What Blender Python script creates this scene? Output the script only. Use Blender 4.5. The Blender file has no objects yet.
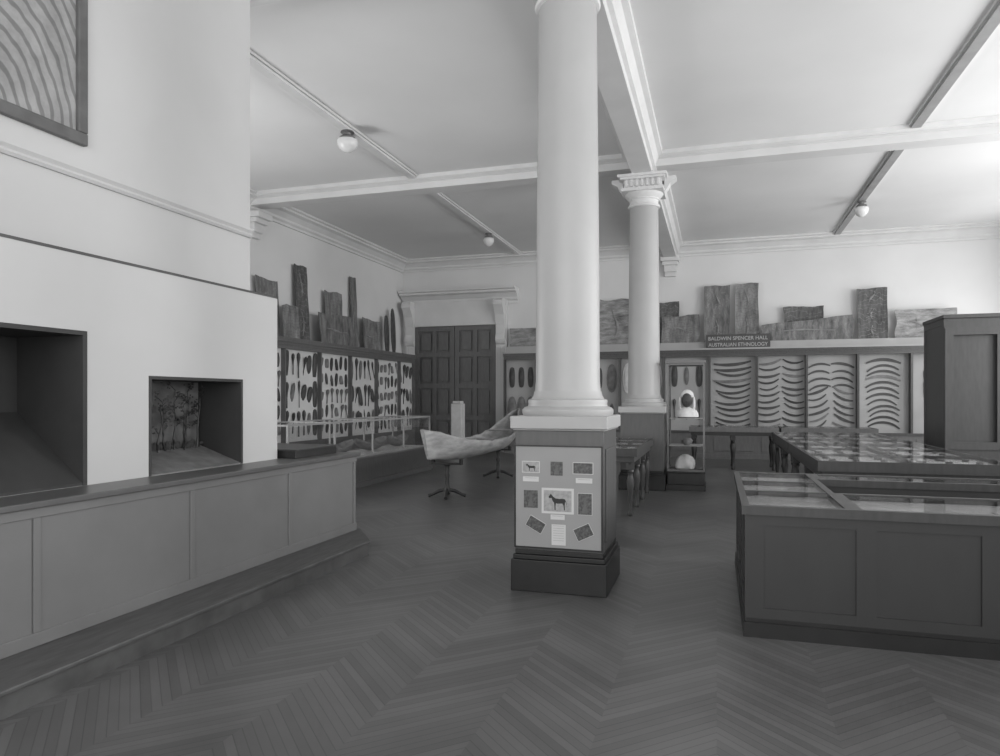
import bpy, bmesh, math, random
from mathutils import Vector, Matrix, noise
random.seed(7)
D=bpy.data; S=bpy.context.scene; COL=S.collection
try:
    S.view_settings.view_transform='Standard'
except Exception: pass
def lin(v):
    v/=255.0
    return ((v+.055)/1.055)**2.4 if v>.04 else v/12.92
# ---------------------------------------------------------------- materials
def mat(name,v,rough=.6,var=.15,scale=3,stretch=(1,1,1),bump=0.0,detail=4):
    m=D.materials.new(name); m.use_nodes=True; nt=m.node_tree; N=nt.nodes; L=nt.links
    b=N['Principled BSDF']; b.inputs['Roughness'].default_value=rough
    tc=N.new('ShaderNodeTexCoord'); mp=N.new('ShaderNodeMapping'); mp.inputs['Scale'].default_value=stretch
    no=N.new('ShaderNodeTexNoise'); no.inputs['Scale'].default_value=scale; no.inputs['Detail'].default_value=detail
    mr=N.new('ShaderNodeMapRange'); c=lin(v)
    mr.inputs['From Min'].default_value=.3; mr.inputs['From Max'].default_value=.7
    mr.inputs['To Min'].default_value=c*(1-var); mr.inputs['To Max'].default_value=min(.95,c*(1+var))
    L.new(tc.outputs['Object'],mp.inputs[0]); L.new(mp.outputs[0],no.inputs['Vector'])
    L.new(no.outputs['Fac'],mr.inputs['Value']); L.new(mr.outputs[0],b.inputs['Base Color'])
    if bump:
        bp=N.new('ShaderNodeBump'); bp.inputs['Strength'].default_value=bump; bp.inputs['Distance'].default_value=.01
        L.new(no.outputs['Fac'],bp.inputs['Height']); L.new(bp.outputs[0],b.inputs['Normal'])
    return m
wallM=mat('wall_plaster',188,.8,.05,.8); ceilM=mat('ceiling_plaster',222,.85,.04,.5)
farM=mat('far_wall_plaster',214,.8,.04,.8)
trimM=mat('trim_plaster',210,.6,.04,2); colM=mat('column_paint',166,.45,.04,2)
counterM=mat('counter_wood',112,.45,.06,3,(3,1,1)); railM=mat('counter_rail_wood',88,.35,.1,4,(6,1,1))
stepM=mat('step_wood',78,.45,.3,5,(6,1,1)); darkM=mat('dark_wood',62,.38,.15,5,(5,5,1))
blackM=mat('black_wood',36,.4,.2,5,(5,5,1)); pedM=mat('pedestal_wood',80,.4,.1,5,(5,5,1))
pedbM=mat('pedestal_plinth',26,.4,.3,6); caseM=mat('case_wood',98,.4,.12,5,(5,5,1))
nearM=mat('near_counter_wood',50,.42,.06,3,(3,3,1)); backM=mat('case_backing',165,.9,.07,2); backL=mat('case_backing_pale',205,.9,.05,2)
ledgeM=mat('ledge_paint',160,.6,.06,2); glassframeM=mat('case_frame_pale',150,.4,.08,4); trayPM=mat('table_tray_pale',222,.9,.05,3)
doorM=mat('door_wood',102,.45,.12,5,(5,5,1)); signM=mat('sign_board',70,.5,.1,5); lineM=mat('dark_strip',70,.5,.1,5)
boardM=mat('pin_board',150,.8,.04,3); trayM=mat('tray_lining',185,.8,.08,3); cardM=mat('white_card',200,.8,.03,3); photoM=mat('photo_print',155,.5,.2,30)
photoDM=mat('dark_photo_print',80,.5,.6,45); inkM=mat('ink',42,.6,.1,8)
artM=mat('artefact_wood',70,.6,.3,8); artM2=mat('artefact_wood_light',112,.6,.3,8); artW=mat('artefact_white',205,.7,.1,8)
artK=mat('artefact_wood_black',54,.6,.3,8)
canoeM=mat('canoe_bark',148,.85,.28,5,(2.5,.5,2.5),.5,8)
ironM=mat('iron',44,.45,.2,8); globeM=mat('lamp_glass',215,.2,.02,3); brassM=mat('lamp_fitting',110,.4,.1,8)
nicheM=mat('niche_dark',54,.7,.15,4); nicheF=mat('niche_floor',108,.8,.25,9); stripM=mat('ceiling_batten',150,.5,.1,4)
stripL=mat('ceiling_batten_pale',212,.5,.05,4); backdropM=mat('painted_backdrop',100,.8,.4,3,(1,1,2.2))
stoneM=mat('pale_stone',190,.8,.1,6); goldM=mat('sign_letter',165,.6,.05,5); frameM=mat('picture_frame',90,.4,.2,8)
clothM=mat('white_cloth',225,.9,.08,12); skinM=mat('dark_wax',70,.5,.1,8)

def wavemat(name,v0,v1,scale,dist,rings=False,stretch=(1,1,1),lo=.45,hi=.55,rough=.7,ov=.6,nscale=5,nst=(1,1,1)):
    m=D.materials.new(name); m.use_nodes=True; nt=m.node_tree; N=nt.nodes; L=nt.links; b=N['Principled BSDF']
    b.inputs['Roughness'].default_value=rough
    tc=N.new('ShaderNodeTexCoord'); mp=N.new('ShaderNodeMapping'); mp.inputs['Scale'].default_value=stretch
    mp2=N.new('ShaderNodeMapping'); mp2.inputs['Scale'].default_value=nst; L.new(tc.outputs['Object'],mp2.inputs[0])
    w=N.new('ShaderNodeTexWave'); w.wave_type='RINGS' if rings else 'BANDS'
    w.inputs['Scale'].default_value=scale; w.inputs['Distortion'].default_value=dist; w.inputs['Detail'].default_value=2
    w.inputs['Detail Scale'].default_value=1.3
    r=N.new('ShaderNodeValToRGB'); e=r.color_ramp.elements
    e[0].position=lo; e[1].position=hi
    a,c=lin(v0),lin(v1); e[0].color=(a,a,a,1); e[1].color=(c,c,c,1)
    no=N.new('ShaderNodeTexNoise'); no.inputs['Scale'].default_value=nscale; no.inputs['Detail'].default_value=7; no.inputs['Roughness'].default_value=.65
    mr=N.new('ShaderNodeMapRange'); mr.inputs['From Min'].default_value=.25; mr.inputs['From Max'].default_value=.75
    mx=N.new('ShaderNodeMix'); mx.data_type='RGBA'; mx.blend_type='OVERLAY'; mx.inputs[0].default_value=ov
    L.new(tc.outputs['Object'],mp.inputs[0]); L.new(mp.outputs[0],w.inputs['Vector']); L.new(mp2.outputs[0],no.inputs['Vector'])
    L.new(no.outputs['Fac'],mr.inputs['Value'])
    L.new(w.outputs['Fac'],r.inputs[0]); L.new(r.outputs[0],mx.inputs[6]); L.new(mr.outputs[0],mx.inputs[7])
    L.new(mx.outputs[2],b.inputs['Base Color'])
    return m
barkMs=[wavemat('painted_bark_brown',108,122,3.5,14,False,(1,1,1.4),.93,.99,ov=.8,nscale=3,nst=(3,3,.8)),
        wavemat('painted_bark_mottled',134,146,3.8,16,True,(1.3,1.3,1),.92,.99,ov=.8,nscale=3,nst=(.8,.8,3)),
        wavemat('painted_bark_dark',84,110,2.6,11,True,(1.2,1.2,1),.955,.99,ov=.8,nscale=4,nst=(3,3,.7)),
        wavemat('painted_bark_grey',118,104,3.0,12,True,(1,1,1.2),.9,.97,ov=.8,nscale=2.5,nst=(3,3,.8))]
pigM=mat('pale_pigment',135,.9,.2,10)
artworkM=wavemat('concentric_drawing',112,146,3.4,3.0,True,(1,1.2,.8),.15,.35,ov=.3)

glassM=D.materials.new('clear_glass'); glassM.use_nodes=True
nt=glassM.node_tree; N=nt.nodes; L=nt.links; N.remove(N['Principled BSDF'])
tr=N.new('ShaderNodeBsdfTransparent'); tr.inputs[0].default_value=(.97,.97,.97,1)
gl=N.new('ShaderNodeBsdfGlossy'); gl.inputs['Roughness'].default_value=.05
fr=N.new('ShaderNodeLayerWeight'); fr.inputs[0].default_value=.5
pw=N.new('ShaderNodeMath'); pw.operation='POWER'; pw.inputs[1].default_value=3.0; L.new(fr.outputs['Facing'],pw.inputs[0])
ma=N.new('ShaderNodeMath'); ma.operation='MULTIPLY_ADD'; ma.inputs[1].default_value=.5; ma.inputs[2].default_value=.04; L.new(pw.outputs[0],ma.inputs[0])
mx=N.new('ShaderNodeMixShader'); L.new(ma.outputs[0],mx.inputs[0]); L.new(tr.outputs[0],mx.inputs[1]); L.new(gl.outputs[0],mx.inputs[2])
L.new(mx.outputs[0],N['Material Output'].inputs[0])

# floor: chevron parquet
floorM=D.materials.new('parquet'); floorM.use_nodes=True
nt=floorM.node_tree; N=nt.nodes; L=nt.links; b=N['Principled BSDF']
def MT(op,a,c=None):
    n=N.new('ShaderNodeMath'); n.operation=op
    for i,x in enumerate((a,c)):
        if x is None: continue
        if isinstance(x,(int,float)): n.inputs[i].default_value=x
        else: L.new(x,n.inputs[i])
    return n.outputs[0]
tc=N.new('ShaderNodeTexCoord'); sx=N.new('ShaderNodeSeparateXYZ'); L.new(tc.outputs['Object'],sx.inputs[0])
X,Y=sx.outputs[0],sx.outputs[1]
PW=.55
t=MT('PINGPONG',X,PW); s=MT('DIVIDE',MT('ADD',Y,t),.07)
idx=MT('FLOOR',s); frc=MT('FRACT',s); ci=MT('FLOOR',MT('DIVIDE',X,PW))
cb=N.new('ShaderNodeCombineXYZ'); L.new(idx,cb.inputs[0]); L.new(ci,cb.inputs[1])
wn=N.new('ShaderNodeTexWhiteNoise'); wn.noise_dimensions='2D'; L.new(cb.outputs[0],wn.inputs['Vector'])
no=N.new('ShaderNodeTexNoise'); no.inputs['Scale'].default_value=.55; no.inputs['Detail'].default_value=3; no.inputs['Roughness'].default_value=.5; L.new(tc.outputs['Object'],no.inputs['Vector'])
gap=MT('GREATER_THAN',frc,.11)
base=MT('ADD',MT('MULTIPLY',wn.outputs['Value'],.034),.086)
base=MT('MULTIPLY',base,MT('ADD',MT('MULTIPLY',no.outputs['Fac'],1.3),.35))
base=MT('MULTIPLY',base,MT('ADD',MT('MULTIPLY',gap,.35),.65))
L.new(base,b.inputs['Base Color'])
b.inputs['Roughness'].default_value=.34
b.inputs['Specular IOR Level'].default_value=.6

# ---------------------------------------------------------------- mesh builder
def root(o):
    while o.parent: o=o.parent
    return o
class MB:
    def __init__(s): s.bm=bmesh.new()
    def box(s,x0,x1,y0,y1,z0,z1):
        m=Matrix.Translation(((x0+x1)/2,(y0+y1)/2,(z0+z1)/2))@Matrix.Diagonal((abs(x1-x0),abs(y1-y0),abs(z1-z0),1))
        bmesh.ops.create_cube(s.bm,size=1,matrix=m); return s
    def lathe(s,cx,cy,prof,seg=40,z=0):
        rings=[]
        for r,h in prof:
            rings.append([s.bm.verts.new((cx+r*math.cos(2*math.pi*i/seg),cy+r*math.sin(2*math.pi*i/seg),z+h)) for i in range(seg)])
        for a,c in zip(rings,rings[1:]):
            for i in range(seg):
                j=(i+1)%seg; s.bm.faces.new((a[i],a[j],c[j],c[i]))
        s.bm.faces.new(rings[0]); s.bm.faces.new(rings[-1]); return s
    def poly(s,pts,vec):
        v=Vector(vec); a=[s.bm.verts.new(p) for p in pts]; c=[s.bm.verts.new(Vector(p)+v) for p in pts]
        s.bm.faces.new(a); s.bm.faces.new(c); n=len(a)
        for i in range(n):
            j=(i+1)%n; s.bm.faces.new((a[i],a[j],c[j],c[i]))
        return s
    def sphere(s,cx,cy,cz,rx,ry,rz,seg=20):
        m=Matrix.Translation((cx,cy,cz))@Matrix.Diagonal((rx,ry,rz,1))
        bmesh.ops.create_uvsphere(s.bm,u_segments=seg,v_segments=seg//2+2,radius=1,matrix=m); return s
    def tube(s,pts,rads,seg=8):
        rings=[]
        for k,p in enumerate(pts):
            p=Vector(p); a=Vector(pts[max(0,k-1)]); c=Vector(pts[min(len(pts)-1,k+1)])
            q=(c-a).normalized().to_track_quat('Z','Y')
            rings.append([s.bm.verts.new(p+q@Vector((rads[k]*math.cos(2*math.pi*i/seg),rads[k]*math.sin(2*math.pi*i/seg),0))) for i in range(seg)])
        for a,c in zip(rings,rings[1:]):
            for i in range(seg):
                j=(i+1)%seg; s.bm.faces.new((a[i],a[j],c[j],c[i]))
        s.bm.faces.new(rings[0]); s.bm.faces.new(rings[-1]); return s
    def mesh(s,name,m,o=(0,0,0),smooth=False):
        bmesh.ops.recalc_face_normals(s.bm,faces=s.bm.faces)
        bmesh.ops.translate(s.bm,verts=s.bm.verts,vec=-Vector(o))
        me=D.meshes.new(name); s.bm.to_mesh(me); s.bm.free(); me.materials.append(m)
        if smooth:
            for p in me.polygons: p.use_smooth=True
            me.set_sharp_from_angle(angle=math.radians(35))
        return me
    def obj(s,name,m,parent=None,o=None,bevel=0,smooth=False,label=None,cat=None,kind=None,group=None):
        if parent is not None: o=root(parent).location
        elif o is None:
            lo=Vector((min(v.co.x for v in s.bm.verts),min(v.co.y for v in s.bm.verts),min(v.co.z for v in s.bm.verts)))
            hi=Vector((max(v.co.x for v in s.bm.verts),max(v.co.y for v in s.bm.verts),0)); o=Vector(((lo.x+hi.x)/2,(lo.y+hi.y)/2,lo.z))
            if kind=='structure': o=Vector((0,0,0))
        ob=D.objects.new(name,s.mesh(name,m,o,smooth)); COL.objects.link(ob)
        if parent is not None: ob.parent=parent
        else: ob.location=o
        if bevel:
            bv=ob.modifiers.new('bevel','BEVEL'); bv.width=bevel; bv.segments=2; bv.limit_method='ANGLE'
        if label: ob['label']=label
        if cat: ob['category']=cat
        if kind: ob['kind']=kind
        if group: ob['group']=group
        return ob
def thing(name,label,cat,loc,group=None):
    e=D.objects.new(name,None); e.location=loc; e.empty_display_size=.2; COL.objects.link(e)
    e['label']=label; e['category']=cat
    if group: e['group']=group
    return e
ST='structure'
# ---------------------------------------------------------------- room shell
ZC=5.9; XW=-9.47; YW=20.2; XR=7.4
MB().box(-9.7,7.7,-3,20.5,-.12,0).obj('floor',floorM,kind=ST)
MB().box(-9.7,7.7,-3,20.5,ZC,6.05).obj('ceiling',ceilM,kind=ST)
MB().box(-9.7,XW,-3,YW,0,ZC).obj('wall_left',farM,kind=ST)
MB().box(-9.7,7.7,YW,20.45,0,ZC).obj('wall_back',farM,kind=ST)
wr=MB(); wy=[(-1.0,1.6),(3.0,5.6),(7.6,10.2),(12.0,14.6),(16.4,19.0)]
prev=-3
for a,c in wy:
    wr.box(XR,7.7,prev,a,0,ZC); wr.box(XR,7.7,a,c,0,1.5); wr.box(XR,7.7,a,c,5.2,ZC); prev=c
wr.box(XR,7.7,prev,YW,0,ZC); wr.obj('wall_right',wallM,kind=ST)
for i,(a,c) in enumerate(wy):
    w=MB(); w.box(7.5,7.56,a,a+.07,1.5,5.2).box(7.5,7.56,c-.07,c,1.5,5.2).box(7.5,7.56,a,c,1.5,1.57).box(7.5,7.56,a,c,5.13,5.2)
    m=(a+c)/2; w.box(7.5,7.56,m-.025,m+.025,1.5,5.2)
    for z in (2.7,3.9): w.box(7.5,7.56,a,c,z,z+.05)
    w.obj('window_%d'%(i+1),trimM,kind=ST)

def cornice_prof(k=1.0):
    return [(0,0),(0,-.36*k),(.05*k,-.36*k),(.05*k,-.31*k),(.1*k,-.27*k),(.1*k,-.22*k),(.2*k,-.13*k),(.3*k,-.1*k),(.3*k,-.06*k),(.36*k,-.04*k),(.36*k,0)]
tn=[0]
def trim(mb,m=trimM,smooth=False,bevel=0):
    tn[0]+=1; return mb.obj('trim_%d'%tn[0],m,kind=ST,smooth=smooth,bevel=bevel)
trim(MB().poly([(XW+x,-3,ZC+z) for x,z in cornice_prof()],(0,YW+3,0)))
trim(MB().poly([(XW,YW-x,ZC+z) for x,z in cornice_prof()],(XR-XW,0,0)))
BX=-1.24
def beam_prof(w,zb,ext):
    h=w/2
    half=[(h,zb),(h,zb+.12),(h+.05,zb+.14),(h+.05,zb+.2),(h+ext*.6,ZC-.1),(h+ext,ZC-.07),(h+ext,ZC)]
    return half+[(-x,z) for x,z in reversed(half)]
trim(MB().poly([(BX+x,-3,z) for x,z in beam_prof(.34,5.5,.17)],(0,YW+3,0)))
for y in (-.7,6.0,12.7):
    for x0,x1 in ((XW,BX-.2),(BX+.2,XR)):
        trim(MB().poly([(x0,y+a,z) for a,z in beam_prof(.36,5.66,.12)],(x1-x0,0,0)))
for (x,y,dx,dy) in ((BX,YW,0,-1),(XW,12.7,1,0)):
    b=MB()
    for k,(w,z0,z1,pr) in enumerate(((.30,5.0,5.12,.12),(.34,5.12,5.3,.18),(.42,5.3,5.4,.26),(.5,5.4,5.52,.34))):
        if dy: b.box(x-w/2,x+w/2,y-pr,y,z0,z1)
        else: b.box(x,x+pr,y-w/2,y+w/2,z0,z1)
    trim(b,bevel=.01)
for bx,mm in ((-5.6,stripL),(2.98,stripM)):
    for a,c in ((-3,5.75),(6.25,12.45),(12.95,YW-.3)):
        b=MB(); b.box(bx-.07,bx+.07,a,c,ZC-.07,ZC); trim(b,mm)
        b=MB(); b.box(bx-.1,bx-.07,a,c,ZC-.035,ZC).box(bx+.07,bx+.1,a,c,ZC-.035,ZC); trim(b,trimM)
NX=-4.15
p=MB()
p.box(NX-.12,NX,.5,2.6,0,2.58).box(NX-.12,NX,2.6,3.76,0,1.0).box(NX-.12,NX,2.6,3.76,2.05,2.58).box(NX-.12,NX,3.76,4.33,0,2.58)
p.box(NX-.12,NX,4.33,5.42,0,1.0).box(NX-.12,NX,4.33,5.42,1.76,2.58).box(NX-.12,NX,5.42,5.96,0,2.58).box(-5.4,NX-.12,5.84,5.96,0,2.58)
p.obj('wall_niche',wallM,kind=ST)
MB().box(-5.4,-4.467,.5,5.96,2.6,ZC).obj('wall_partition',wallM,kind=ST)
trim(MB().box(-5.4,NX+.004,.5,5.965,2.58,2.6),lineM)
pr=[(0,0),(.02,.0),(.035,.02),(.025,.04),(.045,.065),(.045,.085),(0,.085)]
trim(MB().poly([(-4.467+x,.5,3.2+z) for x,z in pr],(0,5.46,0)),wallM)

# ---------------------------------------------------------------- dioramas in the niches
NF=NX+.004
d=thing('diorama','small habitat diorama with painted bushland trees in a recessed niche','diorama',(-4.45,4.87,1.0))
xb=-4.62
MB().poly([(xb,4.33,1.0),(xb,5.42,1.0),(xb,5.42,1.76),(xb,4.33,1.76)],(-.02,0,0)).obj('backdrop',backdropM,d)
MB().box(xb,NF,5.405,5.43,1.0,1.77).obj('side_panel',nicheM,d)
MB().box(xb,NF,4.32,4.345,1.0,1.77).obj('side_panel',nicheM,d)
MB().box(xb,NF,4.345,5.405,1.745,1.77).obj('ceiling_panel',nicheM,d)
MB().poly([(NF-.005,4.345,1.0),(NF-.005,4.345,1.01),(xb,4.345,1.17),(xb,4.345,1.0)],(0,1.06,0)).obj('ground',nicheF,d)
for k in range(9):
    y=4.45+k*.11+random.uniform(-.03,.03); x=-4.6+random.uniform(0,.08); h=random.uniform(.38,.55)
    b=MB(); pts=[(x,y,1.13)]
    for j in range(1,6): pts.append((x,pts[-1][1]+random.uniform(-.03,.03),1.13+h*j/5))
    b.tube(pts,[.011-.0016*j for j in range(6)],6)
    for j in (2,3,4,5):
        q=pts[j]; e2=(q[0],q[1]+random.uniform(-.09,.09),q[2]+.06)
        b.tube([q,e2],[.004,.002],5)
        for _ in range(10):
            b.sphere(e2[0],e2[1]+random.gauss(0,.03),e2[2]+random.gauss(0,.02),.004,random.uniform(.008,.018),random.uniform(.004,.01),6)
    b.obj('tree',blackM,d)
b=MB()
for k in range(58): b.sphere(-4.58+random.uniform(0,.03),4.39+k*.0172,1.16+random.uniform(-.01,.03),.01,random.uniform(.01,.03),random.uniform(.015,.05),6)
b.obj('undergrowth',nicheM,d)
d=thing('diorama','tall dark diorama niche with a slanting dark panel inside','diorama',(-4.45,3.18,1.0))
xb=-4.75
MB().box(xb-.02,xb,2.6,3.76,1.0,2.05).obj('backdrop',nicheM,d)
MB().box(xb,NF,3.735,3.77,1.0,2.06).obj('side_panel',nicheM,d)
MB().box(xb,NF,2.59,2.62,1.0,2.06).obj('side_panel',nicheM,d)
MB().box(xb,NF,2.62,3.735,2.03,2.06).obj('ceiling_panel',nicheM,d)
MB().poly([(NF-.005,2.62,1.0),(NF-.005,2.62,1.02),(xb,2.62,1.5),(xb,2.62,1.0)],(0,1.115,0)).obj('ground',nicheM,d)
f=thing('framed_artwork','large framed line drawing of concentric curved bands','picture',(-4.45,3.3,3.44))
b=MB(); X0,X1=-4.467,-4.42
b.box(X0,X1,2.5,4.03,3.45,3.54).box(X0,X1,2.5,4.03,5.2,5.3).box(X0,X1,3.95,4.03,3.54,5.2).box(X0,X1,2.5,2.6,3.54,5.2)
b.obj('frame',frameM,f,bevel=.01)
MB().box(X0,-4.45,2.6,3.95,3.54,5.2).obj('picture',artworkM,f)
# ---------------------------------------------------------------- long panelled counter with step
st=thing('platform_step','low dark worn wooden step along the panelled counter','step',(-3.6,4,0))
def stp(e): return [(-3.39+e,.8),(-3.39+e,6.42),(-3.8+e,6.96+e),(-5.3,6.96+e),(-5.3,5.97),(-4.14,5.97),(-4.14,.8)]
MB().poly([(x,y,0) for x,y in stp(0)],(0,0,.12)).obj('riser',stepM,st)
MB().poly([(x,y,.12) for x,y in stp(.02)],(0,0,.03)).obj('tread',stepM,st,bevel=.008)
c=thing('counter','long grey painted wooden counter with flat panels on a step','counter',(-3.95,4,.15))
b=MB(); b.box(-4.148,-3.80,.8,6.9,.15,.96).box(-5.2,-4.148,5.965,6.9,.15,.96); b.obj('body',counterM,c)
b=MB(); b.box(-3.80,-3.788,.8,6.9,.15,.23).box(-3.80,-3.788,.8,6.9,.9,.96)
for y in (.8,1.83,3.1,4.37,5.64,6.85): b.box(-3.80,-3.788,y-.018,y+.03,.23,.9)
b.obj('framing',counterM,c,bevel=.004)
MB().box(-4.148,-3.755,.8,6.93,.96,1.0).box(-5.22,-4.148,5.965,6.93,.96,1.0).obj('top_rail',railM,c,bevel=.008)
bx=thing('writing_slope','shallow dark wooden box lying on the counter end','box',(-4.4,6.4,1.0))
MB().box(-4.98,-3.98,6.02,6.8,1.0,1.075).obj('body',blackM,bx,bevel=.005)
MB().box(-5.0,-3.96,6.0,6.82,1.075,1.09).obj('lid',darkM,bx,bevel=.004)

# ---------------------------------------------------------------- columns
def column(cx,cy,label):
    e=thing('column',label,'column',(cx,cy,0))
    b=MB(); w=.4
    b.box(cx-w,cx+w,cy-w,cy+w,0,.26).box(cx-w+.015,cx+w-.015,cy-w+.015,cy+w-.015,.26,.3).box(cx-w+.03,cx+w-.03,cy-w+.03,cy+w-.03,.3,.34)
    b.obj('plinth',pedbM,e,bevel=.006)
    w=.37
    MB().box(cx-w,cx+w,cy-w,cy+w,.34,1.33).obj('pedestal',pedM,e,bevel=.005)
    for s in (-1,1):
        MB().box(cx+s*(w+.006)-.006,cx+s*(w+.006)+.006,cy-w+.08,cy+w-.08,.42,1.18).obj('side_panel',pedM,e,bevel=.004)
    b=MB(); w=.385
    b.box(cx-w,cx+w,cy-w,cy+w,1.33,1.345).box(cx-w-.02,cx+w+.02,cy-w-.02,cy+w+.02,1.345,1.45)
    b.obj('pedestal_cap',colM,e,bevel=.008)
    prof=[(.385,1.45),(.395,1.47),(.395,1.5),(.375,1.52),(.345,1.53),(.34,1.55),(.345,1.57),(.34,1.585),(.315,1.595),(.30,1.62),(.29,1.66)]
    MB().lathe(cx,cy,prof,64).obj('base',colM,e,smooth=True)
    prof=[(.286,1.655)]
    for k in range(13):
        t=k/12; prof.append((.278-.028*t**1.3,1.75+(4.98-1.75)*t))
    MB().lathe(cx,cy,prof,64).obj('shaft',colM,e,smooth=True)
    prof=[(.25,4.97),(.275,4.98),(.285,5.0),(.275,5.02),(.252,5.03),(.252,5.1),(.27,5.11),(.27,5.13),(.3,5.16),(.33,5.2),(.345,5.24)]
    MB().lathe(cx,cy,prof,64).obj('echinus',trimM,e,smooth=True)
    b=MB(); b.box(cx-.36,cx+.36,cy-.36,cy+.36,5.22,5.28).box(cx-.3,cx+.3,cy-.3,cy+.3,5.28,5.42).box(cx-.38,cx+.38,cy-.38,cy+.38,5.42,5.455).box(cx-.42,cx+.42,cy-.42,cy+.42,5.455,5.5)
    for k in range(7):
        o=-.27+k*.09
        b.box(cx+o-.02,cx+o+.02,cy-.325,cy+.325,5.3,5.42); b.box(cx-.325,cx+.325,cy+o-.02,cy+o+.02,5.3,5.42)
    b.obj('capital',trimM,e)
    for s in (-1,1):
        q=[(cx+s*.36,0,5.22),(cx+s*.42,0,5.3),(cx+s*.46,0,5.38),(cx+s*.56,0,5.44),(cx+s*.56,0,5.5),(cx+s*.36,0,5.5)]
        MB().poly([(x,cy-.1,z) for x,y,z in q],(0,.2,0)).obj('bracket',trimM,e)
    return e
column(-1.24,6.0,'tall pale round column on dark square pedestal with pinned photographs')
column(-1.24,12.7,'pale round column with moulded capital on dark square pedestal')
pb=thing('pin_board','pale board of small photographs fixed to the column pedestal','board',(-1.25,5.615,.36))
MB().box(-1.6,-.885,5.612,5.63,.37,1.2).obj('board',boardM,pb,bevel=.003)
b=MB(); b.box(-1.61,-1.6,5.605,5.63,.36,1.21).box(-.885,-.875,5.605,5.63,.36,1.21).box(-1.6,-.885,5.605,5.63,1.2,1.21).box(-1.6,-.885,5.605,5.63,.36,.37)
b.obj('frame',pedbM,pb)
def bu(u): return -1.612+(u-515)*.00838
def bz(v): return 1.6-(v-398)*.00803
HORSE=[(0.05,.78),(.12,.9),(.17,.97),(.2,.9),(.3,.78),(.4,.7),(.6,.68),(.78,.7),(.88,.66),(.95,.45),(.96,.25),(.92,.5),(.88,.5),(.86,.3),(.87,.03),(.82,.03),(.8,.3),(.74,.42),(.5,.4),(.42,.42),(.4,.25),(.4,.03),(.35,.03),(.34,.3),(.32,.45),(.25,.55),(.2,.72),(.08,.7)]
PORT=[(.25,0),(.28,.25),(.42,.38),(.38,.55),(.4,.8),(.5,.88),(.6,.8),(.62,.55),(.58,.38),(.72,.25),(.75,0)]
def card(u0,u1,v0,v1,m,kind,rot=0,border=0,label='small photograph print'):
    cx=(bu(u0)+bu(u1))/2; cz=(bz(v0)+bz(v1))/2; w=bu(u1)-bu(u0); h=bz(v0)-bz(v1)
    e=thing('photograph' if kind else 'caption_card',label,'photograph' if kind else 'card',(cx,5.611,cz),'prints pinned on the column board')
    y=5.609
    MB().box(cx-w/2,cx+w/2,y,y+.003,cz-h/2,cz+h/2).obj('mount',cardM if border or not kind else m,e)
    if border: MB().box(cx-w/2+border,cx+w/2-border,y-.001,y,cz-h/2+border,cz+h/2-border).obj('print',m,e)
    if kind==2:
        pts=[(cx+(x-.5)*w*.62,y-.002,cz+(z-.55)*h*.68) for x,z in HORSE]
        MB().poly(pts,(0,.0008,0)).obj('horse_image',inkM,e)
    if kind==3:
        pts=[(cx+(x-.5)*w*.8,y-.002,cz+(z-.5)*h*.86) for x,z in PORT]
        MB().poly(pts,(0,.0008,0)).obj('figure_image',frameM,e)
    if kind==0:
        b=MB()
        n=max(1,int(h/.022))
        for k in range(n): b.box(cx-w*.38,cx+w*.38,y-.0008,y,cz+h/2-.012-k*.02,cz+h/2-.009-k*.02)
        b.obj('print',photoM,e)
    e.rotation_euler=(0,rot,0)
card(523,541,463,475,photoM,2,0,.005,'light photograph of a standing horse'); card(552,564,463,477,photoDM,3,0,0,'small dark portrait photograph of a figure')
card(574,594,463,475,photoDM,1,0,.005,'white edged dark landscape photograph on pale board')
card(525,539,493,511,photoDM,3,0,0,'small dark upright photograph of a figure'); card(543,575,490,516,photoM,2,0,.018,'large mounted photograph of a dark horse')
card(579,593,494,516,photoDM,3,0,.003,'small dark upright photograph of a figure')
card(528,546,522,534,photoDM,1,.5,.003,'tilted dark photograph pinned on pale board'); card(576,593,527,540,photoDM,1,-.45,.003,'tilted dark photograph pinned on pale board')
card(553,567,527,548,cardM,0,0,0,'white typed caption card'); card(552,566,517,522,cardM,0,0,0,'narrow white caption strip')
card(524,540,479,484,cardM,0,0,0,'narrow white caption strip'); card(577,593,479,484,cardM,0,0,0,'narrow white caption strip')

# ---------------------------------------------------------------- lamps
def lamp(x,y,r):
    e=thing('ceiling_lamp','white glass globe ceiling lamp on a dark fitting','lamp',(x,y,ZC-.07),'ceiling lamps')
    z=ZC-.07
    MB().lathe(x,y,[(.1*r/.16,0),(.11*r/.16,-.02),(.06,-.03),(.05,-.06),(.09,-.07),(r*.8,-.1),(r*.82,-.13)],32,z).obj('fitting',brassM,e,smooth=True)
    MB().lathe(x,y,[(r*.8,-.12),(r,-.14),(r*1.02,-.18),(r*.95,-.23),(r*.75,-.28),(r*.4,-.32),(.02,-.335)],32,z).obj('glass_shade',globeM,e,smooth=True)
lamp(-5.6,9.9,.16); lamp(-5.6,17.1,.14); lamp(2.98,16.7,.14)

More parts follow.
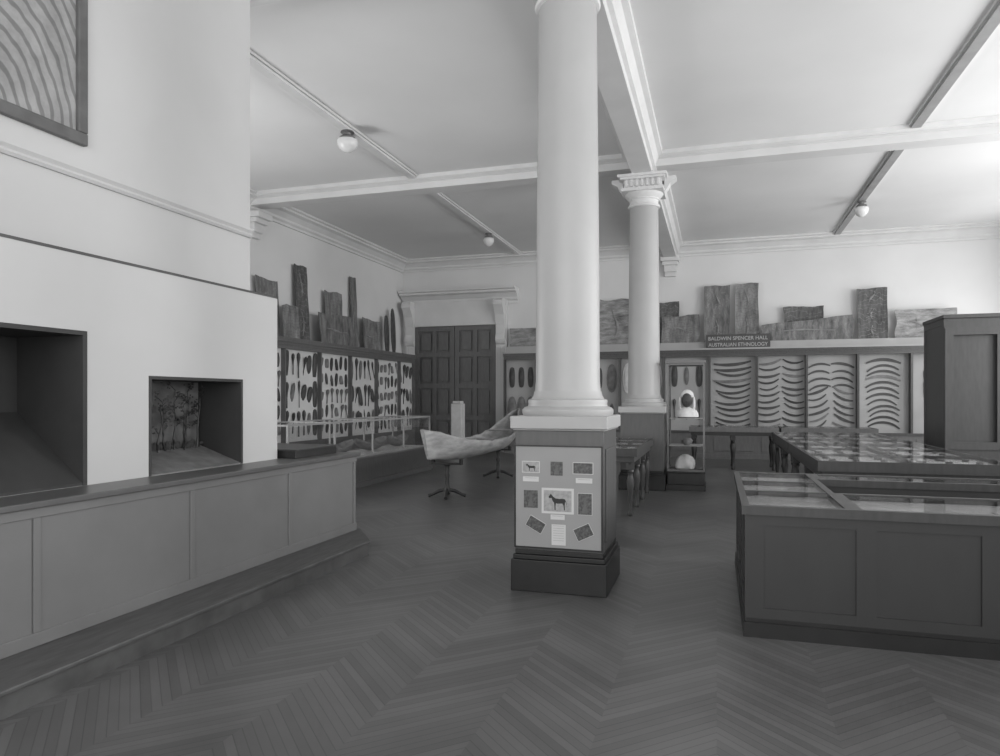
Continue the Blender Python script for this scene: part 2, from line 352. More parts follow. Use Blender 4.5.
# ---------------------------------------------------------------- tall wall cabinets
FY=19.4; FT=2.92
edges=[-5.9,-4.94,-3.75,-2.56,-1.37,-.18,1.01,2.2,3.39,4.58,5.77]
for x0,x1 in zip(edges,edges[1:]):
    e=thing('display_cabinet','tall dark wood wall cabinet with pale backing','cabinet',((x0+x1)/2,19.8,0),'display cabinets along the end wall')
    MB().box(x0,x1,FY,YW-.01,0,.12).box(x0,x1,FY+.02,YW-.01,.12,.66).obj('plinth',caseM,e)
    b=MB(); b.box(x0+.1,x1-.1,FY+.005,FY+.02,.2,.58); b.obj('panel',caseM,e,bevel=.004)
    MB().box(x0,x1,19.62,YW-.01,.66,2.78).obj('backing',backM,e)
    b=MB(); b.box(x0,x0+.025,FY,19.62,.66,2.78).box(x1-.025,x1,FY,19.62,.66,2.78).box(x0+.025,x1-.025,FY,FY+.05,.66,.73).box(x0+.025,x1-.025,FY,FY+.05,2.7,2.78)
    b.obj('frame',darkM,e)
    b=MB(); b.box(x0,x1,FY-.02,YW-.01,2.78,2.83).box(x0,x1,FY-.05,YW-.01,2.83,2.88); b.obj('cornice',darkM,e)
    MB().box(x0,x1,FY-.06,YW-.01,2.88,FT).obj('top',ledgeM,e)
MB().box(-5.9,5.77,19.6,YW-.01,FT,3.1).obj('shelf',ledgeM,label='pale raised ledge along the tops of the wall cabinets',cat='shelf')
LX=-8.64; LT=2.88
le=[9.9,11.3,12.7,14.1,15.5,16.9,18.3,19.3]
for y0,y1 in zip(le,le[1:]):
    e=thing('display_cabinet','tall dark wood wall cabinet full of wooden artefacts','cabinet',(-9.05,(y0+y1)/2,0),'display cabinets along the side wall')
    xa=XW+.01
    MB().box(xa,LX,y0,y1,0,.6).obj('plinth',caseM,e)
    MB().box(LX,LX+.012,y0+.1,y1-.1,.12,.52).obj('panel',caseM,e,bevel=.004)
    MB().box(xa,-8.74,y0,y1,.6,2.72).obj('backing',backL,e)
    b=MB(); b.box(-8.74,LX,y0,y0+.02,.6,2.72).box(-8.74,LX,y1-.02,y1,.6,2.72).box(LX-.05,LX,y0+.02,y1-.02,.6,.66).box(LX-.05,LX,y0+.02,y1-.02,2.64,2.72)
    b.obj('frame',caseM,e)
    MB().box(xa,LX+.02,y0,y1,2.72,2.78).box(xa,LX+.05,y0,y1,2.78,2.84).obj('cornice',caseM,e)
    MB().box(xa,LX+.06,y0,y1,2.84,LT).obj('top',caseM,e)

# ---------------------------------------------------------------- artefacts
def boomerang_mesh(Lh,ang,wd):
    n=12; out=[]; inn=[]
    R=Lh/(2*math.sin(ang/2))
    for k in range(n+1):
        a=-ang/2+ang*k/n; w=wd*(.4+.6*math.cos((k/n-.5)*math.pi*.9))
        x,z=math.sin(a),-math.cos(a)
        out.append((x*(R+w/2),0,z*(R+w/2)+R)); inn.append((x*(R-w/2),0,z*(R-w/2)+R))
    return MB().poly(out+inn[::-1],(0,-.02,0)).mesh('boomerang',artM)
def fam(L_,a_,w_):
    l=[boomerang_mesh(L_*q,a_+r_,w_*k_) for q,r_,k_ in ((1,0,1),(.88,.3,.8),(1.05,-.35,1.2),(.96,.15,.95))]
    for i in (0,2):
        c2=l[i].copy(); c2.materials[0]=artM2; l.append(c2)
    c3=l[3].copy(); c3.materials[0]=artK; l.append(c3)
    return l
bmW=fam(.9,.85,.072); bmN=fam(.52,1.1,.058); bmM=fam(.74,1.3,.066); bmS=fam(.5,.9,.06)
def put(me,name,label,cat,loc,rot,group):
    o=D.objects.new(name,me); o.location=loc; o.rotation_euler=rot; COL.objects.link(o)
    o['label']=label; o['category']=cat; o['group']=group; return o
BG='boomerangs mounted in the end wall cabinets'; BL='curved dark wooden boomerang mounted flat on pale backing'
yb=19.62
J=lambda s=.02: random.uniform(-s,s)
def bm(l_,x,z,r): put(random.choice(l_),'boomerang',BL,'boomerang',(x+J(.025),yb,z+J(.014)),(0,r+J(.08),0),BG)
for k in range(12): bm(bmW,.415,.82+k*.152,0)
for k in range(11):
    for s in (-1,1): bm(bmN,1.605+s*.28,.82+k*.168,s*.15)
for k in range(10):
    for s in (-1,1):
        bm(bmS if k<6 else bmN,2.795+s*.28,.86+k*.178,(s*.4 if k<6 else math.pi+s*.15))
for k in range(12): bm(bmM,3.985,.98+k*.145,math.pi)
for k in range(8): bm(bmN,4.95,.9+k*.22,1.2)
def shield_mesh(w,h,m,round_=.5,name='shield'):
    n=16; out=[]
    for k in range(n):
        a=2*math.pi*k/n; c,s=math.cos(a),math.sin(a)
        out.append((w/2*math.copysign(abs(c)**round_,c),0,h/2*math.copysign(abs(s)**.9,s)))
    b=MB().poly(out,(0,-.02,0)); b.sphere(0,-.02,0,w*.4,.025,h*.42,12)
    return b.mesh(name,m,smooth=True)
def club_mesh(h,r,m):
    return MB().lathe(0,-.03,[(r*.35,-h/2),(r*.3,-h*.1),(r*.5,h*.1),(r*1.0,h*.3),(r*.9,h*.42),(r*.2,h/2)],10).mesh('club',m,smooth=True)
sh=[shield_mesh(.17,.6,artM),shield_mesh(.13,.5,artM2,1.0),shield_mesh(.28,.8,artM2,.9),shield_mesh(.3,.85,artW,1.0),shield_mesh(.11,.32,artK,.7),shield_mesh(.15,.22,artM2,.4),shield_mesh(.09,.3,artM,1.1),shield_mesh(.18,.42,artM,1.0)]
cl=[club_mesh(.56,.042,artM),club_mesh(.46,.035,artK),club_mesh(1.5,.03,artM),club_mesh(.34,.04,artM2),club_mesh(.6,.024,artM)]
LG='wooden weapons mounted in the cabinets'
def hang(me,loc,rot=(0,0,0)):
    s=me.name.startswith('shield')
    put(me,'shield' if s else 'club','carved wooden shield mounted upright on pale backing' if s else 'slender carved wooden club mounted on pale backing','shield' if s else 'club',loc,rot,LG)
for x in (-5.7,-5.42,-5.14):
    hang(sh[0],(x,yb,2.2)); hang(sh[2],(x,yb,1.25))
for x in (-4.6,-4.1): hang(cl[2],(x,yb,1.7))
for i,x in enumerate((-3.5,-3.15,-2.8)): hang(sh[(3,0,2)[i]],(x,yb,2.15)); hang(sh[(0,3,1)[i]],(x,yb,1.2))
for i,x in enumerate((-2.35,-1.96,-1.57)): hang(sh[(3,2,3)[i]],(x,yb,2.15)); hang(sh[(0,2,1)[i]],(x,yb,1.2))
for i,x in enumerate((-1.1,-.78,-.45)): hang(sh[(0,1,0)[i]],(x,yb,2.2)); hang(cl[0],(x,yb,1.3))
rz=math.pi/2
for bi,(y0,y1) in enumerate(zip(le[1:],le[2:])):
    wide=y1-y0>1.2
    rows=(2.42,2.04,1.66,1.28,.9) if bi in (0,2,4) else (2.32,1.68,1.04)
    for r,z in enumerate(rows):
        n=6 if wide else 4
        for k in range(n):
            y=y0+.15+(y1-y0-.3)*k/(n-1)
            me=random.choice((sh[4],sh[5],sh[6],cl[3],sh[4],sh[5])) if len(rows)==5 else random.choice((sh[1],cl[0],cl[1],sh[0],cl[4],sh[7]))
            hang(me,(-8.74,y+J(.02),z+J(.03)),(random.choice((0,0,.2,-.18,.08)),0,rz))

# ---------------------------------------------------------------- bark paintings on top
def bark(axis,a0,a1,z0,z1,depth,mi,lean=.06,taper=0,label=None,fig=0):
    w=a1-a0; h=z1-z0; nx,nz=14,14; b=bmesh.new(); g=[]
    ph=random.uniform(0,60); jag=min(h,w)*.03
    def surf(s,t): return .05*w*min(1,h/w)*(4*s*s)+.02*noise.noise((s*4,t*4,ph))
    for side in (0,1):
        rows=[]
        for j in range(nz+1):
            row=[]
            for i in range(nx+1):
                s=i/nx-.5; t=j/nz
                H=h*(1+taper*s)+noise.noise((s*2,ph,0))*jag*2.4+noise.noise((s*9,ph,2))*jag*.5
                ww=w*(1+.09*noise.noise((t*2.5,ph,5+(s>0)*9)))
                row.append(b.verts.new((s*ww,-surf(s,t)-.02*side,t*H)))
            rows.append(row)
        g.append(rows)
    for s in (0,1):
        for j in range(nz):
            for i in range(nx): b.faces.new((g[s][j][i],g[s][j][i+1],g[s][j+1][i+1],g[s][j+1][i]))
    for j in range(nz):
        for i in (0,nx): b.faces.new((g[0][j][i],g[0][j+1][i],g[1][j+1][i],g[1][j][i]))
    for i in range(nx):
        for j in (0,nz): b.faces.new((g[0][j][i],g[0][j][i+1],g[1][j][i+1],g[1][j][i]))
    bmesh.ops.recalc_face_normals(b,faces=b.faces)
    me=D.meshes.new('bark_painting'); b.to_mesh(me); b.free(); me.materials.append(barkMs[mi])
    for p in me.polygons: p.use_smooth=True
    me.set_sharp_from_angle(angle=.7)
    o=D.objects.new('bark_painting',me); COL.objects.link(o)
    m=(a0+a1)/2
    if axis=='x': o.location=(m,depth,z0); o.rotation_euler=(-lean,0,0)
    else: o.location=(depth,m,z0); o.rotation_euler=(-lean,0,rz)
    shape='tall narrow' if h>2*w else ('long low' if w>1.8*h else 'broad')
    tone=('brown','mottled','blackish','grey')[mi]
    o['label']=label or f'{shape} {tone} bark painting leaning on the wall above cabinets'
    o['category']='bark painting'; o['group']='bark paintings standing on the cabinets'
    if fig:   # painted creature: lens-shaped body with a head and short limbs
        fb=MB()
        def P(s,t): return (s*w,-surf(s,t)-.026,t*h)
        long_=h>w
        for q in range(fig):
            c0=(q+.5)/fig; sp=.62/fig; fat=random.uniform(.05,.09)*min(w,h)*.45
            pts=[]; n=14; amp=random.uniform(.03,.1)
            for k in range(n+1):
                u_=k/n; al=c0-sp/2+sp*u_; ac=amp*math.sin(u_*4.5+ph+q)
                pts.append(P(ac,al) if long_ else P(al-.5,.5+ac))
            fb.tube(pts,[.006+fat*math.sin(math.pi*min(1,k/n*1.25))**1.5 if k/n<.8 else .012 for k in range(n+1)],6)
            for k in (4,9):
                for sg_ in (-1,1):
                    a_=(pts[k][0]/w,pts[k][2]/h)
                    e_=(max(-.42,min(.42,a_[0]+sg_*.16)),a_[1]-.03) if long_ else (a_[0]-.02,max(.15,min(.82,a_[1]+sg_*.2)))
                    fb.tube([P(*a_),P(*e_)],[.009,.006],5)
        for v in fb.bm.verts: v.co.y=v.co.y*.25+.75*(-.03) if False else v.co.y
        fo=D.objects.new('painted_figure',fb.mesh('painted_figure',pigM)); COL.objects.link(fo); fo.parent=o
for a,fg in (((-5.86,-5.04,3.1,3.66,19.98,1),0),((-3.2,-2.34,3.1,4.4,19.98,1),1),((-1.56,-1.0,3.1,4.28,20.02,2),0),((-1.45,-.45,3.1,3.86,19.86,3),1),
          ((-.33,.34,3.1,4.68,19.98,0),2),((.48,1.07,3.1,4.7,19.98,3),2),((1.7,2.68,3.1,4.03,20.04,2),0),((3.47,4.16,3.1,4.43,19.98,2),3),((4.34,5.7,3.1,3.85,19.98,1),1)):
    bark('x',*a,fig=fg)
bark('x',1.14,3.35,3.1,3.64,19.86,0,taper=.4,label='very long low bark sheet with tapering end',fig=1)
for a,fg in (((12.67,13.42,LT,4.2,-9.32,0),0),((13.34,13.94,LT,3.66,-9.15,3),0),((14.12,14.62,LT,4.72,-9.3,2),2),((15.4,16.22,LT,4.3,-9.32,3),0),((14.84,16.46,LT,3.7,-9.15,0),1),
          ((16.74,17.02,LT,4.86,-9.3,0),0),((17.24,18.24,LT,3.8,-9.28,3),1)):
    bark('y',*a,fig=fg)
for y,h in ((18.62,1.15),(19.05,1.4)):
    me=shield_mesh(.3,h,artM,.8)
    put(me,'shield','tall dark oval shield standing on the cabinet against wall','shield',(-9.25,y,LT+h/2),(-.04,0,rz),'bark paintings standing on the cabinets')

# ---------------------------------------------------------------- hall sign
sg=thing('sign','dark board lettered in pale capitals above the cabinets','sign',(.53,19.45,FT))
MB().box(-.26,1.32,19.44,19.47,FT,3.27).obj('board',signM,sg,bevel=.004)
MB().box(-.27,1.33,19.435,19.475,3.27,3.28).box(-.27,-.26,19.435,19.475,FT,3.27).box(1.32,1.33,19.435,19.475,FT,3.27).obj('frame',darkM,sg)
def text(body,width,loc,parent,m):
    cu=D.curves.new('t','FONT'); cu.body=body; cu.size=.135; cu.align_x='CENTER'; cu.extrude=.002; cu.offset=.0015
    t=D.objects.new('t',cu); COL.objects.link(t); bpy.context.view_layer.update()
    me=D.meshes.new_from_object(t.evaluated_get(bpy.context.evaluated_depsgraph_get())); D.objects.remove(t)
    xs=[v.co.x for v in me.vertices]; k=width/(max(xs)-min(xs)); mid=(max(xs)+min(xs))/2
    for v in me.vertices: v.co.x=(v.co.x-mid)*k
    me.materials.clear(); me.materials.append(m)
    o=D.objects.new('lettering',me); COL.objects.link(o); o.parent=parent
    o.location=Vector(loc)-root(parent).location; o.rotation_euler=(math.pi/2,0,0)
text('BALDWIN SPENCER HALL',1.48,(.53,19.437,3.13),sg,goldM)
text('AUSTRALIAN ETHNOLOGY',1.48,(.53,19.437,2.965),sg,goldM)

# ---------------------------------------------------------------- door
for i,(x0,x1) in enumerate(((-8.98,-7.675),(-7.655,-6.35))):
    b=MB(); b.box(x0,x1,20.14,20.19,0,3.8)
    w=(x1-x0)
    cols=[(x0,x0+.14),(x0+w/2-.06,x0+w/2+.06),(x1-.14,x1)]
    for a,c_ in cols: b.box(a,c_,20.06,20.14,0,3.8)
    for (a,c_),(a2,c2) in zip(cols,cols[1:]):
        for z0,z1 in ((0,.26),(.92,1.06),(1.9,2.04),(2.86,3.0),(3.66,3.8)): b.box(c_,a2,20.06,20.14,z0,z1)
        for z0,z1 in ((.34,.84),(1.14,1.82),(2.12,2.78),(3.08,3.58)): b.box(c_+.07,a2-.07,20.09,20.14,z0,z1)
    b.obj('door_%d'%(i+1),doorM,kind=ST)
b=MB(); b.box(-9.3,-8.99,20.05,YW,0,4.55).box(-6.34,-6.0,20.05,YW,0,4.55).box(-8.99,-6.34,20.06,YW,3.93,4.55).box(-8.99,-6.34,20.02,YW,3.81,3.93)
for x0 in (-9.3,-6.34):
    for k in range(4): b.box(x0+.035+k*.07,x0+.07+k*.07,20.035,20.05,.3,3.15)
    b.box(x0-.0,x0+.32,20.0,20.05,0,.28)
trim(b)
b=MB(); b.poly([(-9.42,YW-x,4.9+z) for x,z in cornice_prof(1.25)],(3.75,0,0)); trim(b)
for x in (-9.28,-6.32):
    q=[(20.05,3.2),(19.98,3.25),(19.93,3.35),(19.95,3.45),(19.99,3.55),(19.98,3.8),(19.9,4.1),(19.78,4.28),(19.7,4.38),(19.7,4.5),(19.78,4.56),(20.05,4.56)]
    trim(MB().poly([(x,yy,zz) for yy,zz in q],(.28,0,0)))
b=MB(); b.box(-6.9,-6.5,17.6,18.0,0,.12).box(-6.85,-6.55,17.65,17.95,.12,1.45).box(-6.82,-6.58,17.68,17.92,1.45,1.52)
b.obj('carved_post',stoneM,bevel=.02,label='pale square upright post standing before the double doors',cat='post')

# ---------------------------------------------------------------- low glass case
e=thing('glass_case','long low glass case on a dark wooden base','display case',(-6.56,11.8,0))
x0,x1,y0,y1=-7.05,-6.12,9.05,14.5
MB().box(x0,x1+.04,y0-.04,y1+.04,0,.1).box(x0,x1,y0,y1,.1,.5).obj('base',caseM,e,bevel=.006)
MB().box(x0-.01,x1+.02,y0-.02,y1+.02,.5,.535).obj('ledge',counterM,e,bevel=.004)
MB().box(x0+.03,x1-.03,y0+.03,y1-.03,.535,.545).obj('case_floor',backL,e)
b=MB(); w=.028
for x in (x0,x1-w):
    for k in range(5):
        y=y0+(y1-y0-w)*k/4; b.box(x,x+w,y,y+w,.535,1.17)
b.box(x0+.03,x1-.03,y0,y0+.03,1.17,1.2).box(x0+.03,x1-.03,y1-.03,y1,1.17,1.2).box(x0,x0+.03,y0,y1,1.17,1.2).box(x1-.03,x1,y0,y1,1.17,1.2)
b.box(x1-.03,x1,y0+.03,y1-.03,.535,.565).box(x0,x0+.03,y0+.03,y1-.03,.535,.565)
for k in range(1,4):
    y=y0+(y1-y0-w)*k/4; b.box(x0+.03,x1-.03,y,y+.028,1.172,1.195)
b.obj('frame',glassframeM,e)
MB().box(x1-.018,x1-.014,y0+.03,y1-.03,.57,1.16).obj('glass_pane',glassM,e)
MB().box(x0+.03,x1-.03,y1-.018,y1-.014,.55,1.16).obj('glass_pane',glassM,e)
MB().box(x0+.03,x1-.03,y0+.03,y1-.03,1.186,1.19).obj('glass_top',glassM,e)
for k,(y,l) in enumerate(((9.9,.5),(11.2,.65),(12.6,.6),(13.8,.4))):
    b=MB(); n=14; rings=[]
    for i in range(n+1):
        t=i/n*2-1; r=max(.02,math.sqrt(max(0,1-t*t)))
        rings.append([b.bm.verts.new((-6.6+.2*r*math.cos(a),y+t*l,.56+.14+.12*t*t-.14*r*abs(math.sin(a)))) for a in [math.pi*j/8 for j in range(9)]])
    for p_,q_ in zip(rings,rings[1:]):
        for j in range(8): b.bm.faces.new((p_[j],p_[j+1],q_[j+1],q_[j]))
    o=b.obj('wooden_dish',artM2,smooth=True,label='shallow curved wooden carrying dish in the glass case',cat='dish',group='dishes in the glass case')
    sm=o.modifiers.new('s','SOLIDIFY'); sm.thickness=.015

# ---------------------------------------------------------------- canoe on stands
e=thing('canoe','long pale bark canoe with upswept pointed ends raised on stands','canoe',(-4.2,12,.55))
YC0,YL=9.6,5.4
def cprof(t):
    q=2*t-1; a=abs(q)
    x=-4.1-.16*t
    keel=.57+(.40 if q>0 else .13)*max(0,(a-.3)/.7)**1.8
    dep=.28+(.12 if q>0 else .16)*a**2
    hw=.36*(1-a**3*.93)
    return x,YC0+t*YL,keel,dep,hw
b=MB(); n=44; rings=[]
for i in range(n+1):
    x,y,keel,dep,hw=cprof(i/n); ring=[]
    q=2*i/n-1; pw_=.85+.4*abs(q)**3
    for j in range(17):
        a=math.pi*j/16; c=math.cos(a); s_=math.sin(a)
        rim=noise.noise((i*.3,3 if c>0 else 8,0))*.02+noise.noise((i*1.1,3 if c>0 else 8,4))*.01
        rough=noise.noise((i*.5,j*.7,1))*.009
        end=(.2*(1-s_) if i==0 else (.09*(1-s_) if i==1 else 0))-(.2*(1-s_) if i==n else 0)
        ring.append(b.bm.verts.new((x+(hw+rough*min(1,hw*4))*c,y-end,keel+dep*(1-s_**pw_)+rim*(1-s_)+rough)))
    rings.append(ring)
for p_,q_ in zip(rings,rings[1:]):
    for j in range(16): b.bm.faces.new((p_[j],p_[j+1],q_[j+1],q_[j]))
b.bm.faces.new(rings[0]); b.bm.faces.new(rings[-1])
o=b.obj('hull',canoeM,e,smooth=True); sm=o.modifiers.new('s','SOLIDIFY'); sm.thickness=.014; sm.offset=0
for t in (.2,.5,.78):
    x,y,keel,dep,hw=cprof(t)
    MB().tube([(x-hw,y,keel+dep-.02),(x,y+.02,keel+dep-.01),(x+hw,y,keel+dep-.02)],[.017,.02,.016],8).obj('cross_stick',artM2,e,smooth=True)
def stand(x,y,zt):
    e=thing('canoe_stand','dark iron pedestal stand with four spreading feet','stand',(x,y,0),'stands under the canoe')
    MB().lathe(x,y,[(.07,.1),(.05,.14),(.035,.2),(.03,.3),(.04,.36),(.03,.4),(.035,zt-.06),(.06,zt-.03)],20).obj('post',ironM,e,smooth=True)
    for k in range(4):
        a=k*math.pi/2+.3; c,s_=math.cos(a),math.sin(a)
        MB().tube([(x,y,.13),(x+.12*c,y+.12*s_,.11),(x+.24*c,y+.24*s_,.05),(x+.3*c,y+.3*s_,.03)],[.03,.028,.022,.028],8).obj('foot',ironM,e,smooth=True)
    MB().box(x-.26,x+.26,y-.04,y+.04,zt-.03,zt).box(x-.26,x-.22,y-.04,y+.04,zt,zt+.06).box(x+.22,x+.26,y-.04,y+.04,zt,zt+.06).obj('cradle',ironM,e,bevel=.004)
stand(-4.14,10.5,.56); stand(-4.22,13.5,.575)

# ---------------------------------------------------------------- table cases
LEG=[(.028,0),(.035,.02),(.03,.05),(.022,.1),(.03,.2),(.04,.32),(.05,.4),(.035,.47),(.03,.5),(.045,.53),(.03,.56),(.045,.6),(.05,.64)]
def table_case(x0,x1,y0,y1,zt,legs,label,wood=darkM,tray=trayPM,group=None,div=0,topm=None):
    e=thing('table_case',label,'display table',((x0+x1)/2,(y0+y1)/2,0),group)
    za=zt-.19
    b=MB(); w=.04
    b.box(x0+.04,x1-.04,y0+.04,y1-.04,za,za+.08)
    b.obj('apron',wood,e,bevel=.004)
    b=MB(); z0=za+.08
    b.box(x0,x1,y0,y0+w,z0,zt).box(x0,x1,y1-w,y1,z0,zt).box(x0,x0+w,y0+w,y1-w,z0,zt).box(x1-w,x1,y0+w,y1-w,z0,zt)
    if x1-x0>1.5: b.box((x0+x1)/2-.02,(x0+x1)/2+.02,y0+w,y1-w,z0,zt)
    for k in range(1,div):
        y=y0+(y1-y0)*k/div; b.box(x0+w,x1-w,y-.015,y+.015,zt-.03,zt-.001)
    b.obj('frame',topm or wood,e)
    MB().box(x0+w,x1-w,y0+w,y1-w,z0,z0+.07).obj('tray',tray,e)
    MB().box(x0+.02,x1-.02,y0+.02,y1-.02,zt,zt+.005).obj('glass_top',glassM,e)
    for (lx,ly) in legs:
        b=MB(); s=za/.64; b.lathe(lx,ly,[(r*1.1,h*s) for r,h in LEG],16); b.box(lx-.05,lx+.05,ly-.05,ly+.05,za-.1,za)
        b.obj('leg',wood,e,smooth=True)
    return e
table_case(-2.15,-1.02,9.5,12.05,.92,[(x,y) for x in (-2.05,-1.12) for y in (9.6,10.4,11.2,11.95)],'dark table case with glass top on turned legs between columns',div=3)
for k,(a,c_) in enumerate(((7.9,11.05),(11.1,14.3))):
    table_case(1.0,2.8,a,c_,.95,[(x,y) for x in (1.1,2.7) for y in (a+.1,(a+c_)/2,c_-.1)],'wide dark table case with glazed top on turned legs',group='wide glazed table cases',div=3)
for k,(a,c_) in enumerate(((-.6,1.3),(1.35,3.25))):
    table_case(a,c_,16.4,17.4,.95,[(x,y) for x in (a+.1,(a+c_)/2,c_-.1) for y in (16.5,17.3)],'narrow dark table case before the wall cabinets',wood=blackM,group='narrow table cases by the end wall',topm=caseM)
def tool_mesh(w,l,m):
    n=10; out=[]
    for k in range(n):
        a=2*math.pi*k/n; r=random.uniform(.8,1.1); out.append((w/2*math.cos(a)*r,l/2*math.sin(a)*r,0))
    return MB().poly(out,(0,0,.02)).mesh('stone_tool',m)
tm=[tool_mesh(.07,.13,artM),tool_mesh(.08,.14,artM),tool_mesh(.07,.12,artM2),tool_mesh(.09,.11,artM2)]
lm=MB().box(-.05,.05,-.035,.035,0,.004).mesh('label_card',cardM)
def fill(x0,x1,y0,y1,z,nx,ny,lab):
    for i in range(nx):
        for j in range(ny):
            x=x0+(x1-x0)*(i+.5)/nx+random.uniform(-.02,.02); y=y0+(y1-y0)*(j+.5)/ny+random.uniform(-.02,.02)
            put(random.choice(tm),'stone_tool','small chipped stone tool laid in a glazed table case','stone tool',(x,y,z),(0,0,random.uniform(-.6,.6)),lab)
for a,c_ in ((7.9,11.05),(11.1,14.3)):
    fill(1.08,1.86,a+.1,c_-.1,.91,3,10,'stone tools in the table cases'); fill(1.94,2.72,a+.1,c_-.1,.91,3,10,'stone tools in the table cases')
fill(-2.08,-1.1,9.6,11.95,.88,3,6,'stone tools in the table cases')
fill(-.5,1.2,16.5,17.3,.91,6,2,'stone tools in the table cases')

# ---------------------------------------------------------------- near counter
e=thing('display_counter','dark panelled counter case with glazed top around a hollow centre','counter',(1.6,6.1,0))
NB=3.0
b=MB(); b.box(.2,NB,5.0,5.8,.12,.82).box(.2,.83,5.8,6.77,.12,.82).box(.2,NB,6.77,7.2,.12,.82); b.obj('body',nearM,e)
b=MB(); b.box(.17,NB,4.97,5.8,0,.1).box(.17,.83,5.8,6.77,0,.1).box(.17,NB,6.77,7.2,0,.1).box(.185,NB,4.985,5.8,.1,.125).box(.185,.8,5.8,7.2,.1,.125); b.obj('plinth',pedbM,e)
b=MB(); z0,z1=.125,.82
b.box(.182,NB,4.988,5.0,z0,z0+.07).box(.182,NB,4.988,5.0,z1-.07,z1)
for x in (.182,.86,1.56,2.26): b.box(x,x+.12,4.988,5.0,z0+.07,z1-.07)
b.box(.182,.2,5.0,7.2,z0,z0+.07).box(.182,.2,5.0,7.2,z1-.07,z1)
for y in (5.0,5.7,6.4,7.08): b.box(.182,.2,y,y+.12,z0+.07,z1-.07)
b.obj('framing',nearM,e)
b=MB(); zt=.88; q=.05
def rect(x0,x1,y0,y1):
    b.box(x0,x1,y0,y0+q,.82,zt).box(x0,x1,y1-q,y1,.82,zt).box(x0,x0+q,y0+q,y1-q,.82,zt).box(x1-q,x1,y0+q,y1-q,.82,zt)
rect(.16,.85,4.96,7.24); rect(.85,NB,4.96,5.82); rect(.85,NB,6.75,7.24)
b.box(.21,.8,5.82,5.86,.82,zt-.004).box(.21,.8,6.5,6.54,.82,zt-.004)
b.obj('top_frame',darkM,e)
MB().box(.21,.8,5.01,7.19,.82,.835).box(.9,NB-.05,5.01,5.77,.82,.835).box(.9,NB-.05,6.8,7.19,.82,.835).obj('tray',trayM,e)
MB().box(.21,.8,5.01,7.19,.868,.873).box(.9,NB-.05,5.01,5.77,.868,.873).box(.9,NB-.05,6.8,7.19,.868,.873).obj('glass_top',glassM,e)
for x0,x1,y0,y1,nx,ny in ((.25,.77,5.05,7.1,3,9),(.95,2.9,5.08,5.72,8,3)):
    for i in range(nx):
        for j in range(ny):
            if random.random()<.25: continue
            x=x0+(x1-x0)*(i+.5)/nx; y=y0+(y1-y0)*(j+.5)/ny
            put(lm,'label_card','small white label card laid in the glazed counter','card',(x,y,.835),(0,0,random.uniform(-.1,.1)),'label cards in the counter')

# ---------------------------------------------------------------- tall dark cabinet
e=thing('display_cabinet','tall dark free-standing flat topped cabinet with panelled sides','cabinet',(4.15,13.05,0))
x0,x1,y0,y1=3.4,4.9,12.5,13.6
MB().box(x0-.02,x1+.02,y0-.02,y1+.02,0,.2).obj('plinth',darkM,e,bevel=.006)
MB().box(x0,x0+.05,y0,y1,.2,2.84).box(x1-.05,x1,y0,y1,.2,2.84).box(x0+.05,x1-.05,y0,y1,.2,.8).box(x0+.05,x1-.05,y0,y1,2.7,2.84).box(x0+.05,x1-.05,y0+.06,y1,.8,2.7).obj('body',darkM,e)
b=MB(); b.box(x0-.01,x0,y0,y0+.09,.2,2.84).box(x0-.01,x0,y1-.09,y1,.2,2.84).box(x0-.01,x0,y0+.09,y1-.09,2.74,2.84).box(x0-.01,x0,y0+.09,y1-.09,.2,.32).obj('side_frame',darkM,e)
MB().box(x0-.025,x1+.025,y0-.04,y1+.025,2.84,2.9).obj('top',darkM,e,bevel=.006)
b=MB(); b.box(x0,x0+.12,y0-.03,y0,.8,2.7).box(x1-.12,x1,y0-.03,y0,.8,2.7).box((x0+x1)/2-.05,(x0+x1)/2+.05,y0-.03,y0,.8,2.7)
for a,c_ in ((x0+.12,(x0+x1)/2-.05),((x0+x1)/2+.05,x1-.12)): b.box(a,c_,y0-.03,y0,.8,.92).box(a,c_,y0-.03,y0,2.58,2.7)
b.obj('door',darkM,e)

# ---------------------------------------------------------------- slim showcase
e=thing('glass_showcase','slim upright glazed showcase with dark wooden base','showcase',(-.5,12.85,0))
x0,x1,y0,y1=-.82,-.2,12.5,13.1
MB().box(x0-.02,x1+.02,y0-.02,y1+.02,0,.1).box(x0,x1,y0,y1,.1,.3).box(x0-.015,x1+.015,y0-.015,y1+.015,.3,.33).obj('base',blackM,e,bevel=.006)
b=MB(); w=.024
for x in (x0,x1-w):
    for y in (y0,y1-w): b.box(x,x+w,y,y+w,.33,2.2)
for z in (.33,2.17): b.box(x0+w,x1-w,y0,y0+w,z,z+.03).box(x0+w,x1-w,y1-w,y1,z,z+.03).box(x0,x0+w,y0+w,y1-w,z,z+.03).box(x1-w,x1,y0+w,y1-w,z,z+.03)
b.obj('frame',counterM,e)
MB().box(x0-.02,x1+.02,y0-.02,y1+.02,2.2,2.25).obj('top',counterM,e,bevel=.008)
for z in (1.24,.765): MB().box(x0+.025,x1-.025,y0+.025,y1-.025,z,z+.008).obj('shelf',glassframeM,e)
MB().box(x1-.014,x1-.01,y0+w,y1-w,.36,2.17).obj('glass_pane',glassM,e)
MB().box(x0+.01,x0+.014,y0+w,y1-w,.36,2.17).obj('glass_pane',glassM,e)
e=thing('bust','dark faced bust draped in a pale hood and collar','bust',(-.5,12.8,1.25))
cx,cy=-.5,12.78
b=MB(); b.lathe(cx,cy,[(.13,0),(.2,.02),(.19,.09),(.15,.14),(.08,.18),(.05,.22)],24,1.25); b.obj('shoulders',clothM,e,smooth=True)
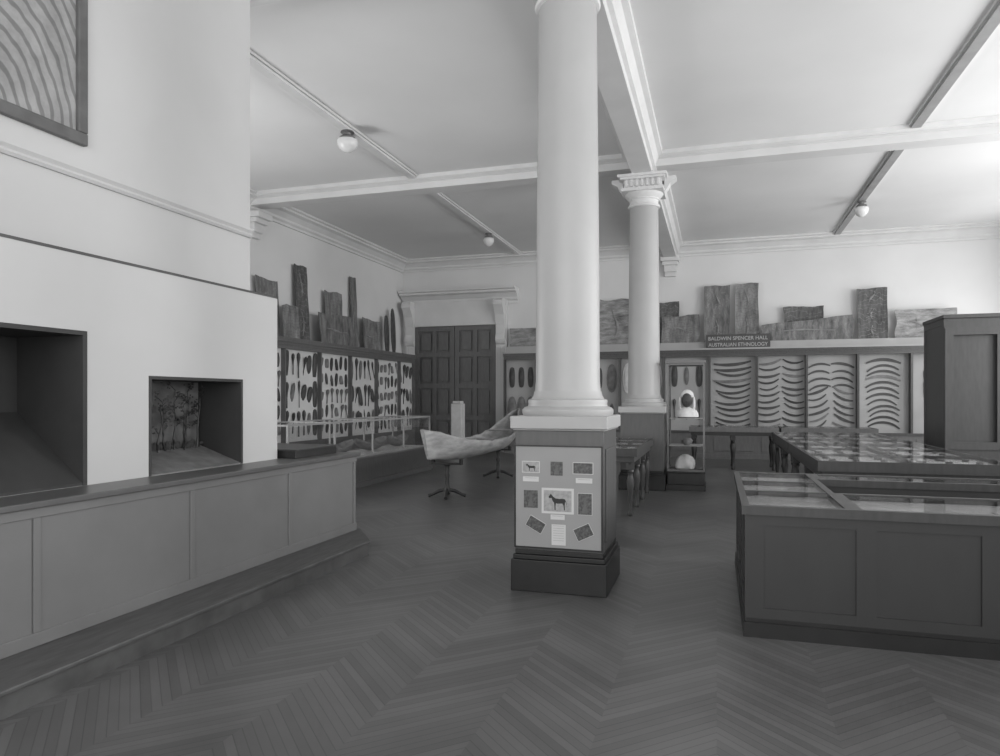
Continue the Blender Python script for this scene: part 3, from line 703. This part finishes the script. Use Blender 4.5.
b=MB(); b.sphere(cx,cy-.08,1.56,.09,.095,.125,20); b.sphere(cx,cy-.175,1.55,.014,.022,.02,8); b.sphere(cx,cy-.165,1.505,.027,.012,.008,8)
for s in (-1,1): b.sphere(cx+s*.03,cy-.167,1.58,.011,.008,.007,8)
b.lathe(cx,cy-.02,[(.05,-.12),(.045,-.04),(.05,0)],16,1.56)
b.obj('head',skinM,e,smooth=True)
b=MB(); b.sphere(cx,cy+.03,1.64,.115,.1,.11,20)
b.sphere(cx,cy+.05,1.5,.13,.07,.2,16)
for s in (-1,1): b.sphere(cx+s*.115,cy-.02,1.5,.03,.06,.13,14)
b.obj('hood',clothM,e,smooth=True)
b=MB()
prof=[(.13,0),(.17,.04),(.17,.1),(.15,.17),(.11,.23),(.05,.27),(.01,.28)]
b.lathe(-.53,12.78,prof,24,.33)
for v in b.bm.verts:
    a=math.atan2(v.co.y-12.78,v.co.x+.53); k=1+.16*math.cos(a*4+v.co.z*9); v.co.x=-.53+(v.co.x+.53)*k; v.co.y=12.78+(v.co.y-12.78)*k
b.obj('shell',artW,smooth=True,label='rounded white shell specimen on the showcase floor',cat='shell')
b=MB().lathe(-.5,12.8,[(.05,0),(.09,.04),(.1,.08),(.06,.12)],16,.773)
b.obj('bowl',artM2,smooth=True,label='small pale bowl on the lower showcase shelf',cat='bowl')

# ---------------------------------------------------------------- lights
W=D.worlds.new('world'); S.world=W; W.use_nodes=True
W.node_tree.nodes['Background'].inputs[0].default_value=(1,1,1,1); W.node_tree.nodes['Background'].inputs[1].default_value=1.35
for i,(a,c) in enumerate(wy):
    l=D.lights.new('window_light','AREA'); l.shape='RECTANGLE'; l.size=3.6; l.size_y=c-a; l.energy=(90,190,320,290,120)[i]
    o=D.objects.new('window_light',l); COL.objects.link(o); o.location=(7.3,(a+c)/2,3.1); o.rotation_euler=(0,math.radians(90),0)
l=D.lights.new('rear_fill_light','AREA'); l.shape='RECTANGLE'; l.size=7; l.size_y=2.5; l.energy=200  # fill light added behind the camera, tilted up to brighten the ceiling
o=D.objects.new('rear_fill_light',l); COL.objects.link(o); o.location=(-1.5,-2.4,2.6); o.rotation_euler=(math.radians(118),0,math.radians(12)); l.spread=math.radians(130)
l=D.lights.new('left_bay_fill_light','AREA'); l.shape='RECTANGLE'; l.size=2.4; l.size_y=2.8; l.energy=240  # added fill, out of view behind the partition, lifts the left bay ceiling
o=D.objects.new('left_bay_fill_light',l); COL.objects.link(o); o.location=(-9.2,7.6,2.4); o.rotation_euler=(0,math.radians(-112),math.radians(32))
# ---------------------------------------------------------------- camera
cam=D.cameras.new('camera'); co=D.objects.new('camera',cam); COL.objects.link(co); S.camera=co
cam.sensor_width=36; cam.lens=25.2; cam.shift_y=.02; cam.shift_x=0; cam.clip_end=100
co.location=(0,0,1.6); co.rotation_euler=(math.radians(90),0,math.radians(17.2))
